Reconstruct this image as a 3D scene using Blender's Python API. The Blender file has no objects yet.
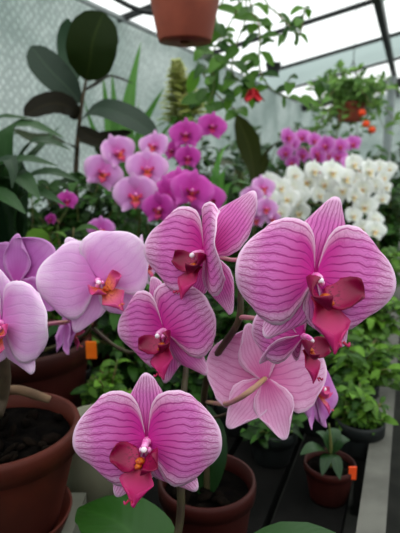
import bpy, math, random
from mathutils import Vector as V, Matrix as Mx, Euler
R = math.radians
random.seed(7)
S = bpy.context.scene
COL = S.collection

# ------------------------------------------------------------------ camera maths
CAM = V((0, 0, 1.22)); PITCH = R(12); F = 520.0
FW = V((0, math.cos(PITCH), -math.sin(PITCH))); RT = V((1, 0, 0)); UP = V((0, math.sin(PITCH), math.cos(PITCH)))
def P(px, py, d):
    return CAM + FW * d + RT * ((px - 200) / F * d) + UP * ((266.5 - py) / F * d)
BZ = 0.81                                           # bench top
YAW = R(21.7)
AX = V((math.sin(YAW), math.cos(YAW), 0)); LR = V((math.cos(YAW), -math.sin(YAW), 0))
def G(s, l, z): return AX * s + LR * l + V((0, 0, z))   # greenhouse frame: along, across, up
WALL_L = -1.1
def roofz(l): return 1.22 + 0.772 + 0.22 * l if l < 1.2 else 1.22 + 0.772 + 0.264 - 0.22 * (l - 1.2)

# ------------------------------------------------------------------ materials
def lin(c):
    f = lambda u: u / 12.92 if u <= .04045 else ((u + .055) / 1.055) ** 2.4
    return tuple(f(x / 255) for x in c) + (1,)
class NT:
    def __init__(s, name):
        s.m = bpy.data.materials.new(name); s.m.use_nodes = True
        s.t = s.m.node_tree; s.t.nodes.clear(); s.out = s.n('ShaderNodeOutputMaterial')
    def n(s, ty, **k):
        x = s.t.nodes.new(ty)
        for a, b in k.items(): setattr(x, a, b)
        return x
    def put(s, sock, v):
        if isinstance(v, bpy.types.NodeSocket): s.t.links.new(v, sock)
        else: sock.default_value = v
    def M(s, op, a, b=0.0, c=None, clamp=False):
        x = s.n('ShaderNodeMath', operation=op, use_clamp=clamp)
        s.put(x.inputs[0], a); s.put(x.inputs[1], b)
        if c is not None: s.put(x.inputs[2], c)
        return x.outputs[0]
    def mix(s, f, a, b):
        x = s.n('ShaderNodeMix', data_type='RGBA')
        s.put(x.inputs[0], f); s.put(x.inputs[6], a); s.put(x.inputs[7], b)
        return x.outputs[2]
    def ss(s, v, lo, hi, a=0.0, b=1.0):
        x = s.n('ShaderNodeMapRange', interpolation_type='SMOOTHSTEP')
        s.put(x.inputs[0], v); x.inputs[1].default_value = lo; x.inputs[2].default_value = hi
        x.inputs[3].default_value = a; x.inputs[4].default_value = b
        return x.outputs[0]
    def noise(s, scale, vec=None, detail=2.0):
        x = s.n('ShaderNodeTexNoise'); x.inputs['Scale'].default_value = scale; x.inputs['Detail'].default_value = detail
        if vec is None: vec = s.n('ShaderNodeTexCoord').outputs['Object']
        s.put(x.inputs['Vector'], vec)
        return x.outputs['Fac']
    def bump(s, h, strength=.3, dist=.002):
        x = s.n('ShaderNodeBump'); x.inputs['Strength'].default_value = strength; x.inputs['Distance'].default_value = dist
        s.put(x.inputs['Height'], h); return x.outputs['Normal']
    def pbr(s, col, rough=.5, spec=.4, metal=0, nrm=None):
        x = s.n('ShaderNodeBsdfPrincipled')
        s.put(x.inputs['Base Color'], col); s.put(x.inputs['Roughness'], rough)
        x.inputs['Specular IOR Level'].default_value = spec; x.inputs['Metallic'].default_value = metal
        if nrm is not None: s.put(x.inputs['Normal'], nrm)
        return x.outputs[0]
    def mixs(s, f, a, b):
        x = s.n('ShaderNodeMixShader'); s.put(x.inputs[0], f); s.put(x.inputs[1], a); s.put(x.inputs[2], b); return x.outputs[0]
    def transl(s, col):
        x = s.n('ShaderNodeBsdfTranslucent'); s.put(x.inputs[0], col); return x.outputs[0]
    def transp(s, col):
        x = s.n('ShaderNodeBsdfTransparent'); s.put(x.inputs[0], col); return x.outputs[0]
    def done(s, sh): s.t.links.new(sh, s.out.inputs[0]); return s.m

def plain(name, c, c2=None, scale=30, rough=.55, spec=.3, metal=0, bump=0):
    n = NT(name)
    c2 = c2 or tuple(x * .8 for x in c)
    f = n.noise(scale, detail=4)
    f2 = n.ss(f, .35, .65)
    return n.done(n.pbr(n.mix(f2, lin(c), lin(c2)), rough, spec, metal, n.bump(f, bump, .003) if bump else None))

def leafmat(name, c1, c2, midrib=None, rough=.4, spec=.4, tr=.2):
    """per-leaf variation from the 'rnd' attribute, pale midrib from the uv"""
    n = NT(name)
    a = n.n('ShaderNodeAttribute', attribute_name='rnd').outputs['Fac']
    col = n.mix(a, lin(c1), lin(c2))
    uv = n.n('ShaderNodeSeparateXYZ'); n.put(uv.inputs[0], n.n('ShaderNodeTexCoord').outputs['UV'])
    t = n.M('ABSOLUTE', n.M('SUBTRACT', uv.outputs[1], .5))
    if midrib:
        col = n.mix(n.ss(t, .0, .045, .65, 0), col, lin(midrib))
    side = n.M('PINGPONG', n.M('ADD', uv.outputs[0], n.M('MULTIPLY', t, -.5)), .05)
    nr = n.bump(n.M('MULTIPLY', side, 10), .12, .002)
    return n.done(n.mixs(tr, n.pbr(col, rough, spec, 0, nr), n.transl(col)))

def petalmat(name, base, deep, pale, vein=None, N=9, tr=.28, vk=.85):
    """orchid tepal: pale margin, deep centre, optional branching veins; uv = (along, across)"""
    n = NT(name)
    tc = n.n('ShaderNodeTexCoord').outputs['UV']
    uv = n.n('ShaderNodeSeparateXYZ'); n.put(uv.inputs[0], tc)
    s = uv.outputs[0]; t = n.M('MULTIPLY', n.M('SUBTRACT', uv.outputs[1], .5), 2)
    at = n.M('ABSOLUTE', t)
    big = n.noise(3.0, tc, 3)
    col = n.mix(n.ss(n.M('ADD', s, n.M('MULTIPLY', big, .3)), .15, .78), lin(deep), lin(base))
    edge = n.M('MAXIMUM', at, s)
    col = n.mix(n.ss(n.M('ADD', edge, n.M('MULTIPLY', big, .15)), .72, 1.04, 0, .65), col, lin(pale))
    h = big
    if vein:
        w = n.M('SUBTRACT', n.noise(4.5, tc, 2), .5)
        td = n.M('ADD', t, n.M('MULTIPLY', w, .16))
        l1 = n.M('PINGPONG', n.M('MULTIPLY', td, N / 2), .5)                  # 0 at a vein
        v1 = n.ss(l1, .03, .16, 1, 0)
        n2 = n.noise(13, tc, 1)
        td2 = n.M('ADD', td, n.M('MULTIPLY', n.M('SUBTRACT', n2, .5), .12))
        l2 = n.M('PINGPONG', n.M('ADD', n.M('MULTIPLY', td2, N), .5), .5)
        v2 = n.M('MULTIPLY', n.ss(l2, .05, .24, 1, 0), n.ss(n.M('ADD', s, n.M('MULTIPLY', big, .5)), .55, .95, 0, .5))
        cr = n.n('ShaderNodeTexVoronoi', feature='DISTANCE_TO_EDGE'); cr.inputs['Scale'].default_value = 13
        n.put(cr.inputs['Vector'], tc)
        v3 = n.M('MULTIPLY', n.ss(cr.outputs['Distance'], .02, .1, 1, 0), n.ss(edge, .45, .85, 0, .3))
        vv = n.M('MAXIMUM', n.M('MAXIMUM', v1, v2), v3)
        vv = n.M('MULTIPLY', vv, n.ss(edge, .93, .985, 1, 0))
        vv = n.M('MULTIPLY', vv, n.ss(s, .04, .2, .3, 1))
        col = n.mix(n.M('MULTIPLY', vv, vk), col, lin(vein))
        col = n.mix(n.ss(edge, .955, .99, 0, .6), col, lin(pale))
        h = n.M('SUBTRACT', big, n.M('MULTIPLY', vv, .5))
    sp = n.noise(160, tc, 1)
    nr = n.bump(n.M('ADD', h, n.M('MULTIPLY', sp, .15)), .2, .002)
    return n.done(n.mixs(tr, n.pbr(col, .5, .22, 0, nr), n.transl(col)))

def lipmat(name, a, b, tr=.15, spots=None):
    n = NT(name)
    tc = n.n('ShaderNodeTexCoord').outputs['UV']
    uv = n.n('ShaderNodeSeparateXYZ'); n.put(uv.inputs[0], tc)
    col = n.mix(n.ss(uv.outputs[0], .15, .75), lin(a), lin(b))
    if spots:
        q = n.noise(9, tc, 2)
        col = n.mix(n.M('MULTIPLY', n.ss(q, .52, .62), n.ss(uv.outputs[0], .25, .7, 1, .0)), col, lin(spots))
    return n.done(n.mixs(tr, n.pbr(col, .42, .35), n.transl(col)))

MAT = {}
MAT['striped'] = petalmat('striped_petal', (242, 136, 218), (222, 40, 164), (254, 226, 248), (176, 18, 130), 13, vk=.8)
MAT['striped_back'] = petalmat('striped_petal_pale', (236, 170, 214), (224, 100, 172), (246, 212, 238), (200, 84, 160), 11, vk=.5)
MAT['lav'] = petalmat('lavender_petal', (240, 186, 236), (228, 126, 212), (254, 236, 252), (226, 152, 222), 9, vk=.35)
MAT['lavd'] = petalmat('orchid_petal', (204, 118, 200), (188, 70, 170), (228, 170, 226), (190, 90, 180), 9, vk=.3)
MAT['pinkbg'] = petalmat('pink_petal', (222, 150, 218), (210, 96, 184), (244, 200, 238))
MAT['magbg'] = petalmat('magenta_petal', (205, 66, 176), (190, 34, 150), (220, 110, 200))
MAT['lilac'] = petalmat('lilac_petal', (214, 112, 204), (206, 80, 184), (232, 170, 226))
MAT['white'] = petalmat('white_petal', (246, 248, 244), (240, 242, 226), (250, 250, 248))
MAT['lip_dark'] = lipmat('lip_side_lobe', (172, 8, 84), (134, 2, 60), spots=(112, 2, 52))
MAT['lip_mid'] = lipmat('lip_front_lobe', (170, 10, 62), (204, 40, 118))
MAT['lip_or'] = lipmat('lip_orange', (230, 124, 60), (216, 74, 140), spots=(190, 30, 80))
MAT['lip_pk'] = lipmat('lip_pink', (226, 110, 60), (206, 40, 120))
MAT['lip_wh'] = lipmat('lip_cream', (236, 200, 90), (242, 236, 214))
MAT['callus'] = plain('lip_callus', (206, 110, 24), (160, 30, 20), 60, .4)
MAT['column'] = plain('column', (232, 90, 180), (244, 170, 220), 30, .35)
MAT['column_w'] = plain('column_white', (246, 222, 238), (250, 240, 246), 30, .35)
MAT['stem'] = plain('spike_stem', (58, 44, 36), (70, 66, 40), 40, .5)
MAT['stemg'] = plain('green_stem', (84, 110, 50), (104, 92, 54), 30, .5)
MAT['pedicel'] = plain('pedicel', (176, 146, 96), (190, 120, 140), 30, .5)
MAT['wood_stem'] = plain('woody_stem', (84, 70, 52), (60, 50, 38), 40, .8)
MAT['root'] = plain('aerial_root', (132, 104, 78), (96, 74, 56), 30, .8, bump=.4)
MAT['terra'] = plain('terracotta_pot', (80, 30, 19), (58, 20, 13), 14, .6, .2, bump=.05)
MAT['terra_l'] = plain('light_terracotta', (150, 72, 52), (128, 58, 42), 14, .5, .3)  # terracotta of the hanging pots, lighter than on the bench
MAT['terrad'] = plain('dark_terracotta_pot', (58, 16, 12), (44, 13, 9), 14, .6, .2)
MAT['cream'] = plain('cream_pot', (140, 138, 116), (124, 122, 100), 8, .4, .4)
MAT['slab'] = plain('pale_slab', (112, 112, 100), (92, 92, 80), 20, .8, bump=.3)
MAT['soil'] = plain('potting_mix', (12, 9, 7), (4, 3, 3), 60, 1, .03, bump=1)
MAT['bark'] = plain('bark_chip', (22, 16, 12), (11, 8, 6), 40, 1, .03)
MAT['bench'] = plain('weathered_wood', (22, 21, 20), (11, 11, 10), 12, .95, .06, bump=.3)
MAT['rim'] = plain('pale_rim', (98, 97, 90), (78, 77, 71), 16, .7, .3, bump=.2)
MAT['floor'] = plain('concrete_floor', (40, 40, 36), (30, 30, 27), 8, .9, .2, bump=.3)
MAT['dark'] = plain('dark_frame', (30, 34, 34), (22, 24, 24), 20, .6)
MAT['post'] = plain('grey_post', (140, 146, 146), (120, 126, 126), 10, .6)
MAT['wire'] = plain('wire', (60, 60, 56), (40, 40, 40), 20, .5)
MAT['tag'] = plain('orange_tag', (240, 120, 20), (230, 96, 14), 20, .5)
MAT['tagr'] = plain('orange_red_tag', (240, 84, 30), (226, 66, 20), 20, .5)
MAT['leaf_orchid'] = leafmat('orchid_leaf', (26, 64, 14), (36, 78, 18), (46, 86, 28), .4, .25, .08)
MAT['leaf_orchid_d'] = leafmat('dark_orchid_leaf', (24, 50, 22), (36, 68, 28), (46, 78, 36), .4, .25, .08)
MAT['rubber'] = leafmat('rubber_leaf', (28, 42, 12), (36, 50, 16), (52, 66, 26), .55, .1, .05)
MAT['rubber_grey'] = leafmat('rubber_leaf_glossy', (38, 54, 42), (46, 62, 48), (62, 80, 62), .5, .2, .05)
MAT['rubber_b'] = leafmat('rubber_leaf_brown', (22, 20, 10), (28, 24, 13), (44, 38, 20), .6, .08, .05)
MAT['strap'] = leafmat('strap_leaf', (22, 46, 24), (42, 74, 34), (58, 84, 48), .45, .22, .1)
MAT['drac'] = leafmat('dracaena_leaf', (76, 132, 52), (104, 158, 66), (120, 170, 84), .4, .4, .3)
MAT['bushA'] = leafmat('bush_leaf', (26, 62, 12), (100, 144, 42), (96, 136, 54), .5, .2, .28)
MAT['bushB'] = leafmat('dark_bush_leaf', (13, 34, 10), (54, 94, 30), None, .5, .18, .22)
MAT['bushC'] = leafmat('grey_bush_leaf', (28, 56, 32), (80, 112, 70), None, .5, .18, .22)
MAT['vine'] = leafmat('vine_leaf', (34, 72, 22), (92, 140, 44), (90, 130, 60), .45, .3, .4)
MAT['basket'] = leafmat('basket_leaf', (58, 100, 36), (124, 164, 76), None, .5, .25, .35)
MAT['cone'] = leafmat('pale_bract', (150, 164, 84), (214, 214, 150), None, .5, .3, .3)
MAT['olive'] = leafmat('olive_leaf', (50, 58, 22), (62, 68, 28), (84, 84, 44), .5, .15, .2)
MAT['red'] = plain('red_petal', (200, 30, 44), (150, 16, 30), 40, .5)

# bubble-wrap wall: pale, backlit by daylight
def bubblemat():
    n = NT('bubble_wrap')
    uvn = n.n('ShaderNodeTexCoord').outputs['UV']
    vo = n.n('ShaderNodeTexVoronoi', feature='F1'); vo.inputs['Scale'].default_value = 1; vo.inputs['Randomness'].default_value = .35
    mp = n.n('ShaderNodeMapping'); mp.inputs['Rotation'].default_value = (0, 0, R(45)); n.put(mp.inputs[0], uvn); n.put(vo.inputs['Vector'], mp.outputs[0])
    d = vo.outputs['Distance']
    dome = n.ss(d, .28, .5, 1, 0)
    big = n.noise(.09, uvn, 3)
    col = n.mix(n.ss(big, .3, .7), lin((196, 208, 204)), lin((232, 238, 236)))
    col = n.mix(n.M('MULTIPLY', n.ss(d,   .3, .46), .4), col, lin((128, 140, 138)))
    nr = n.bump(dome, .5, .006)
    sh = n.mixs(.6, n.pbr(col, .35, .3, 0, nr), n.transl(col))
    return n.done(sh)
MAT['bubble'] = bubblemat()
def panemat(name, c, tr, dif):
    n = NT(name)
    tcn = n.n('ShaderNodeTexCoord').outputs['UV']
    q = n.noise(1.3, tcn, 3)
    col = n.mix(n.ss(q, .35, .7), lin(c), lin(tuple(x * .93 for x in c)))
    return n.done(n.mixs(dif, n.transp(col), n.transl(col)))
MAT['pane'] = panemat('roof_sheet', (248, 250, 250), 1, .35)
MAT['pane_grey'] = panemat('grey_roof_sheet', (150, 164, 162), 1, .5)  # greyer, more diffusing sheet for one roof bay

# ------------------------------------------------------------------ mesh builder
class MB:
    def __init__(s): s.v = []; s.f = []; s.uv = []; s.mi = []; s.r = []
    def vert(s, p, uv=(0, 0), r=0.0):
        s.v.append(tuple(p)); s.uv.append(uv); s.r.append(r); return len(s.v) - 1
    def face(s, ids, m=0): s.f.append(tuple(ids)); s.mi.append(m)
    def grid(s, rows, m=0, close=False):
        for a, b in zip(rows, rows[1:]):
            k = len(a)
            for i in range(k if close else k - 1):
                j = (i + 1) % k
                s.face((a[i], a[j], b[j], b[i]), m)
    def tube(s, pts, rad, sides=8, m=0, sm=True, cap=True):
        pts = [V(p) for p in pts]
        if sm and len(pts) > 2: pts, rad = smooth(pts, rad)
        if not hasattr(rad, '__len__'): rad = [rad] * len(pts)
        rows = []; nrm = None
        for i, p in enumerate(pts):
            t = (pts[min(i + 1, len(pts) - 1)] - pts[max(i - 1, 0)])
            t = t.normalized() if t.length > 1e-9 else V((0, 0, 1))
            if nrm is None: nrm = t.orthogonal().normalized()
            nrm = (nrm - t * nrm.dot(t)); nrm = nrm.normalized() if nrm.length > 1e-6 else t.orthogonal().normalized()
            b = t.cross(nrm)
            rows.append([s.vert(p + (nrm * math.cos(a) + b * math.sin(a)) * rad[i], (i / len(pts), k / sides))
                         for k, a in ((k, 2 * math.pi * k / sides) for k in range(sides))])
        s.grid(rows, m, True)
        if cap:
            s.face(list(reversed(rows[0])), m); s.face(rows[-1], m)
    def lathe(s, c, prof, seg=40, m=0):
        rows = []
        for r, z in prof:
            rows.append([s.vert((c[0] + r * math.cos(2 * math.pi * k / seg), c[1] + r * math.sin(2 * math.pi * k / seg), c[2] + z)) for k in range(seg)])
        s.grid(rows, m, True)
    def ball(s, c, rx, ry=None, rz=None, m=0, nu=8, nv=12, rot=None):
        ry = ry or rx; rz = rz or rx; rows = []
        for i in range(nu + 1):
            a = math.pi * i / nu
            row = []
            for k in range(nv):
                b = 2 * math.pi * k / nv
                q = V((rx * math.sin(a) * math.cos(b), ry * math.sin(a) * math.sin(b), rz * math.cos(a)))
                if rot: q = rot @ q
                row.append(s.vert(V(c) + q, (i / nu, k / nv)))
            rows.append(row)
        s.grid(rows, m, True)
    def box8(s, c8, m=0):
        i = [s.vert(p) for p in c8]
        for f in ((0, 3, 2, 1), (4, 5, 6, 7), (0, 1, 5, 4), (1, 2, 6, 5), (2, 3, 7, 6), (3, 0, 4, 7)): s.face([i[k] for k in f], m)
    def box(s, lo, hi, fn=V, m=0):
        x0, y0, z0 = lo; x1, y1, z1 = hi
        s.box8([fn(p) for p in ((x0, y0, z0), (x1, y0, z0), (x1, y1, z0), (x0, y1, z0), (x0, y0, z1), (x1, y0, z1), (x1, y1, z1), (x0, y1, z1))], m)
    def gbox(s, lo, hi, m=0): s.box(lo, hi, lambda p: G(*p), m)
    def tepal(s, L, W, prof, kend, base=V((0, 0, 0)), d=V((1, 0, 0)), nrm=V((0, -1, 0)), cup=0., bend=0., ripple=0., nu=18, nv=16, m=0, seed=0, prof_up=None, us=1):
        """flat sheet: d along, nrm the face; prof = half-width along, kend rounds the far end"""
        d = V(d).normalized(); nrm = V(nrm); nrm = (nrm - d * nrm.dot(d)).normalized(); sd = nrm.cross(d) * -1
        rows = []
        for i in range(nu + 1):
            a = i / nu; row = []
            w0 = W * interp(prof, a); w1 = W * interp(prof_up or prof, a)
            for j in range(nv + 1):
                t = 2 * j / nv - 1; w = w1 if t * us > 0 else w0
                x = L * a * (1 - kend * abs(t) ** 2.2)
                y = w * t
                n = cup * W * (t * a) ** 2 + bend * L * a * a
                n += ripple * L * math.sin(t * 7 + seed) * a * a * .5 + ripple * L * math.sin(a * 9 + t * 3 + seed * 2) * abs(t) * .6
                row.append(s.vert(V(base) + d * x + sd * y + nrm * n, (a, j / nv)))
            rows.append(row)
        s.grid(rows, m)
    def blade(s, pts, W, prof=None, up=V((0, 0, 1)), fold=.15, m=0, nu=10, nv=4, r=None, wav=0.):
        """leaf blade swept along pts"""
        pts = [V(p) for p in pts]
        prof = prof or LEAF
        if len(pts) > 2: pts, _ = smooth(pts, 1, 3)
        r = random.random() if r is None else r
        cum = [0]
        for a, b in zip(pts, pts[1:]): cum.append(cum[-1] + (b - a).length)
        rows = []
        for i in range(nu + 1):
            a = i / nu; q = a * cum[-1]; k = 0
            while k < len(pts) - 2 and cum[k + 1] < q: k += 1
            seg = max(cum[k + 1] - cum[k], 1e-9)
            p = pts[k].lerp(pts[k + 1], (q - cum[k]) / seg); t = (pts[k + 1] - pts[k]).normalized()
            sd = t.cross(V(up)); sd = sd.normalized() if sd.length > 1e-5 else t.orthogonal().normalized()
            n = sd.cross(t); w = max(W * interp(prof, a), 1e-5)
            row = []
            for j in range(nv + 1):
                u = 2 * j / nv - 1
                row.append(s.vert(p + sd * (w * u) + n * (fold * w * abs(u) + wav * W * math.sin(a * 11 + u * 2) * abs(u)), (a, j / nv), r))
            rows.append(row)
        s.grid(rows, m)
    def mesh(s, name, mats, smooth_=True, off=V((0, 0, 0))):
        me = bpy.data.meshes.new(name)
        me.from_pydata([(V(p) - off) for p in s.v], [], s.f)
        for m in (mats if isinstance(mats, (list, tuple)) else [mats]): me.materials.append(MAT[m] if isinstance(m, str) else m)
        me.polygons.foreach_set('material_index', s.mi)
        me.polygons.foreach_set('use_smooth', [smooth_] * len(s.f))
        ul = me.uv_layers.new(name='UVMap')
        li = [0] * len(me.loops); me.loops.foreach_get('vertex_index', li)
        flat = []
        for k in li: flat.extend(s.uv[k])
        ul.data.foreach_set('uv', flat)
        at = me.attributes.new('rnd', 'FLOAT', 'POINT'); at.data.foreach_set('value', s.r)
        me.update()
        return me
    def obj(s, name, mats, parent=None, smooth_=True, thick=0, root=None):
        off = V((0, 0, 0))
        if parent is not None: off = wloc(parent)
        elif root is not None: off = V(root)
        o = bpy.data.objects.new(name, s.mesh(name, mats, smooth_, off))
        COL.objects.link(o)
        if parent is not None: o.parent = parent
        elif root is not None: o.location = root
        if thick:
            md = o.modifiers.new('Solidify', 'SOLIDIFY'); md.thickness = thick; md.offset = 0
        return o
def wloc(o):
    p = V(o.location)
    while o.parent: o = o.parent; p = p + V(o.location)
    return p
def interp(prof, a):
    for (x0, y0), (x1, y1) in zip(prof, prof[1:]):
        if a <= x1:
            u = (a - x0) / (x1 - x0); u = u * u * (3 - 2 * u) * .5 + u * .5
            return y0 + (y1 - y0) * u
    return prof[-1][1]
def smooth(pts, rad, k=5):
    n = len(pts)
    if not hasattr(rad, '__len__'): rad = [rad] * n
    out, ro = [], []
    for i in range(n - 1):
        p0, p1, p2, p3 = pts[max(i - 1, 0)], pts[i], pts[i + 1], pts[min(i + 2, n - 1)]
        for j in range(k):
            t = j / k
            out.append(.5 * ((2 * p1) + (p2 - p0) * t + (2 * p0 - 5 * p1 + 4 * p2 - p3) * t * t + (3 * p1 - p0 - 3 * p2 + p3) * t ** 3))
            ro.append(rad[i] * (1 - t) + rad[i + 1] * t)
    out.append(pts[-1]); ro.append(rad[-1])
    return out, ro
LEAF = [(0, .06), (.12, .45), (.3, .88), (.48, 1), (.65, .9), (.82, .58), (.93, .28), (1, .02)]
OVAL = [(0, .1), (.08, .5), (.22, .85), (.45, 1), (.7, .95), (.86, .72), (.95, .42), (1, .05)]
STRAP = [(0, .5), (.15, .8), (.4, 1), (.65, .95), (.85, .6), (.95, .28), (1, .03)]

def tag(o, label, cat, group=None, kind=None):
    if label: o['label'] = label
    if cat: o['category'] = cat
    if group: o['group'] = group
    if kind: o['kind'] = kind
    return o
def thing(name, loc, label, cat, group=None):
    o = bpy.data.objects.new(name, None); o.empty_display_size = .05; COL.objects.link(o); o.location = loc
    return tag(o, label, cat, group)
def struct(name, mb, mats, sm=False):
    o = mb.obj(name, mats, None, sm); o['kind'] = 'structure'; return o

# ------------------------------------------------------------------ orchid flower
PETAL = [(0, .1), (.06, .26), (.16, .58), (.3, .86), (.45, .99), (.6, 1.0), (.8, .92), (1, .70)]
PETAL_UP = [(0, .2), (.05, .56), (.12, .82), (.24, .97), (.42, 1.03), (.62, 1.02), (.8, .93), (1, .70)]
SEPAL = [(0, .22), (.15, .5), (.35, .85), (.55, 1), (.75, .92), (.9, .72), (1, .5)]
MIDL = [(0, .55), (.2, .5), (.45, .75), (.65, 1.0), (.8, .75), (.92, .4), (1, .2)]
LOBE = [(0, .4), (.2, .75), (.5, 1), (.75, .95), (.9, .75), (1, .5)]
def petal_mesh(sgn, hi, mat, seed):
    b = MB(); n = (20, 18) if hi else (9, 8)
    b.tepal(.5, .335, PETAL, .3, d=(sgn, 0, 0), cup=-.25, bend=-.03, ripple=.02, nu=n[0], nv=n[1], seed=seed, prof_up=PETAL_UP, us=-sgn)
    return b
def sepal_mesh(hi, seed, L=.48, W=.165):
    b = MB(); n = (16, 12) if hi else (8, 6)
    b.tepal(L, W, SEPAL, .3, d=(1, 0, 0), cup=-.2, bend=-.05, ripple=.012, nu=n[0], nv=n[1], seed=seed)
    return b
def lip_mb(b, hi, k=1.0):
    n = (12, 10) if hi else (6, 6)
    for sg in (-1, 1):
        b.tepal(.175 * k, .088 * k, LOBE, .2, base=(sg * .018, -.05, -.075), d=(sg * .85, -.5, -.08), nrm=(sg * -.2, -.75, .6), cup=.7, bend=.25, ripple=.02, nu=n[0], nv=n[1], m=0)
    b.tepal(.26 * k, .115 * k, MIDL, .25, base=(0, -.055, -.085), d=(0, -.62, -.78), nrm=(0, -.78, .62), cup=.55, bend=-.22, nu=n[0], nv=n[1], m=1)
    for sg in (-1, 1):                                   # little tendrils at the tip
        b.tube([(sg * .01, -.205 * k, -.262 * k), (sg * .022, -.225 * k, -.275 * k), (sg * .03, -.222 * k, -.262 * k)], [.005, .003, .0015], 6, 1)
    b.ball((0, -.085, -.085), .024, .03, .018, m=2)
    b.ball((0, -.11, -.105), .017, .024, .012, m=2)
def column_mb(b, hi):
    b.tube([(0, .045, -.005), (0, 0, 0), (0, -.05, .006), (0, -.1, -.006)], [.02, .03, .026, .024], 10 if hi else 6, 0)
    b.ball((0, -.108, -.012), .023, .02, .02, m=1)
    for sg in (-1, 1): b.ball((sg * .026, -.07, -.03), .016, .024, .02, m=0)
VAR = {}
def variety(key, petal, lips, col, hi, sep=None):
    d = {'hi': hi}
    pt = MAT[petal]; sp = MAT[sep or petal]
    if hi:
        d['petal'] = [petal_mesh(1, 1, pt, 1).mesh('petal', pt), petal_mesh(-1, 1, pt, 2.3).mesh('petal', pt)]
        d['sepal'] = [sepal_mesh(1, s, *(() if s else (.47, .165))).mesh('sepal', sp) for s in (0, 1, 2)]
        b = MB(); column_mb(b, 1); d['flower'] = b.mesh('flower', col)
    else:
        d['flower'] = []
        for v in range(3):                               # three slightly different heads
            b = MB()
            for ph, mbb, off in ((90 + v * 4, sepal_mesh(0, v), .02), (-52, sepal_mesh(0, v + 1), .02), (-128, sepal_mesh(0, v + 2), .02),
                                 (8 + v * 3, petal_mesh(1, 0, pt, v), 0), (-8 + v * 2, petal_mesh(-1, 0, pt, v + 3), 0)):
                M = Mx.Rotation(R(-ph), 3, 'Y')
                sw = Mx.Rotation(R(-(10 + v * 5)), 3, 'Z')
                if abs(ph) < 45:
                    left = mbb.v[-1][0] < 0
                    sw = Mx.Rotation(R((10 + v * 5) * (1 if left else -1)), 3, 'Z')
                base = len(b.v)
                for p, uv in zip(mbb.v, mbb.uv): b.vert(M @ sw @ V(p) + V((0, off, 0)), uv, 0)
                for f in mbb.f: b.face([base + q for q in f], 0)
            bb = MB(); column_mb(bb, 0); base = len(b.v)
            for p, uv in zip(bb.v, bb.uv): b.vert(p, uv)
            for f, mm in zip(bb.f, bb.mi): b.face([base + q for q in f], 1 + mm)
            d['flower'].append(b.mesh('flower', [pt] + [MAT[c] for c in col]))
    b = MB(); lip_mb(b, hi); d['lip'] = b.mesh('lip', [MAT[x] for x in lips])
    VAR[key] = d
variety('striped', 'striped', ('lip_dark', 'lip_mid', 'callus'), [MAT['column'], MAT['column_w']], True)
variety('pale', 'striped_back', ('lip_dark', 'lip_mid', 'callus'), [MAT['column'], MAT['column_w']], True)
variety('lav', 'lav', ('lip_or', 'lip_or', 'callus'), [MAT['column'], MAT['column_w']], True)
variety('lavd', 'lavd', ('lip_or', 'lip_or', 'callus'), [MAT['column'], MAT['column_w']], True)
variety('pinkbg', 'pinkbg', ('lip_pk', 'lip_pk', 'callus'), ['column', 'column'], False)
variety('magbg', 'magbg', ('lip_dark', 'lip_mid', 'callus'), ['column', 'column'], False)
variety('lilac', 'lilac', ('lip_pk', 'lip_mid', 'callus'), ['column', 'column'], False)
variety('white', 'white', ('lip_wh', 'lip_wh', 'callus'), ['column_w', 'column_w'], False)

def facing(az, el, roll):
    """flower axes; az > 0 looks to the right of the view, el > 0 upwards, roll > 0 turns it clockwise as seen"""
    base = Mx((RT, FW, UP)).transposed()                 # columns: right, away, up
    return base @ Mx.Rotation(R(az), 3, 'Z') @ Mx.Rotation(R(-el), 3, 'X') @ Mx.Rotation(R(roll), 3, 'Y')

def flower(parent, key, px, py, d, az=0, el=0, roll=0, span=.09, sweep=(8, 8), pang=(10, 10), dors=(90, 5), lat=(-52, -128, 5), label=None, lipk=1., lipr=0., dsc=1.):
    d_ = VAR[key]; c = P(px, py, d); M = facing(az, el, roll)
    me = d_['flower'] if d_['hi'] else random.choice(d_['flower'])
    o = bpy.data.objects.new('flower', me); COL.objects.link(o); o.parent = parent
    o.location = c - wloc(parent); o.rotation_euler = M.to_euler(); o.scale = (span,) * 3
    if label: o['label'] = label
    def kid(nm, mesh, mat3, loc=(0, 0, 0), sc=1., thick=.006):
        k = bpy.data.objects.new(nm, mesh); COL.objects.link(k); k.parent = o
        k.location = loc; k.rotation_euler = mat3.to_euler(); k.scale = (sc,) * 3
        if thick: md = k.modifiers.new('Solidify', 'SOLIDIFY'); md.thickness = thick; md.offset = 0
        return k
    Y = lambda a: Mx.Rotation(R(-a), 3, 'Y'); Z = lambda a: Mx.Rotation(R(a), 3, 'Z')
    if d_['hi']:
        kid('petal', d_['petal'][0], Y(pang[0]) @ Z(-sweep[0]), (.012, -.004, .005))
        kid('petal', d_['petal'][1], Y(-pang[1]) @ Z(sweep[1]), (-.012, 0, .005))
        kid('sepal', d_['sepal'][0], Y(dors[0]) @ Z(-dors[1]), (0, .03, 0), dsc)
        kid('sepal', d_['sepal'][1], Y(lat[0]) @ Z(-lat[2]), (.01, .02, -.01))
        kid('sepal', d_['sepal'][2], Y(lat[1]) @ Z(-lat[2]), (-.01, .024, -.01))
    kid('lip', d_['lip'], Mx.Rotation(R(lipr), 3, 'Z'), sc=lipk)
    return c, M, span
def back(fl, k=.18):
    c, M, sp = fl
    return c + M @ V((0, sp * .04, 0)), c + M @ V((0, sp * k, -sp * .04))

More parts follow.
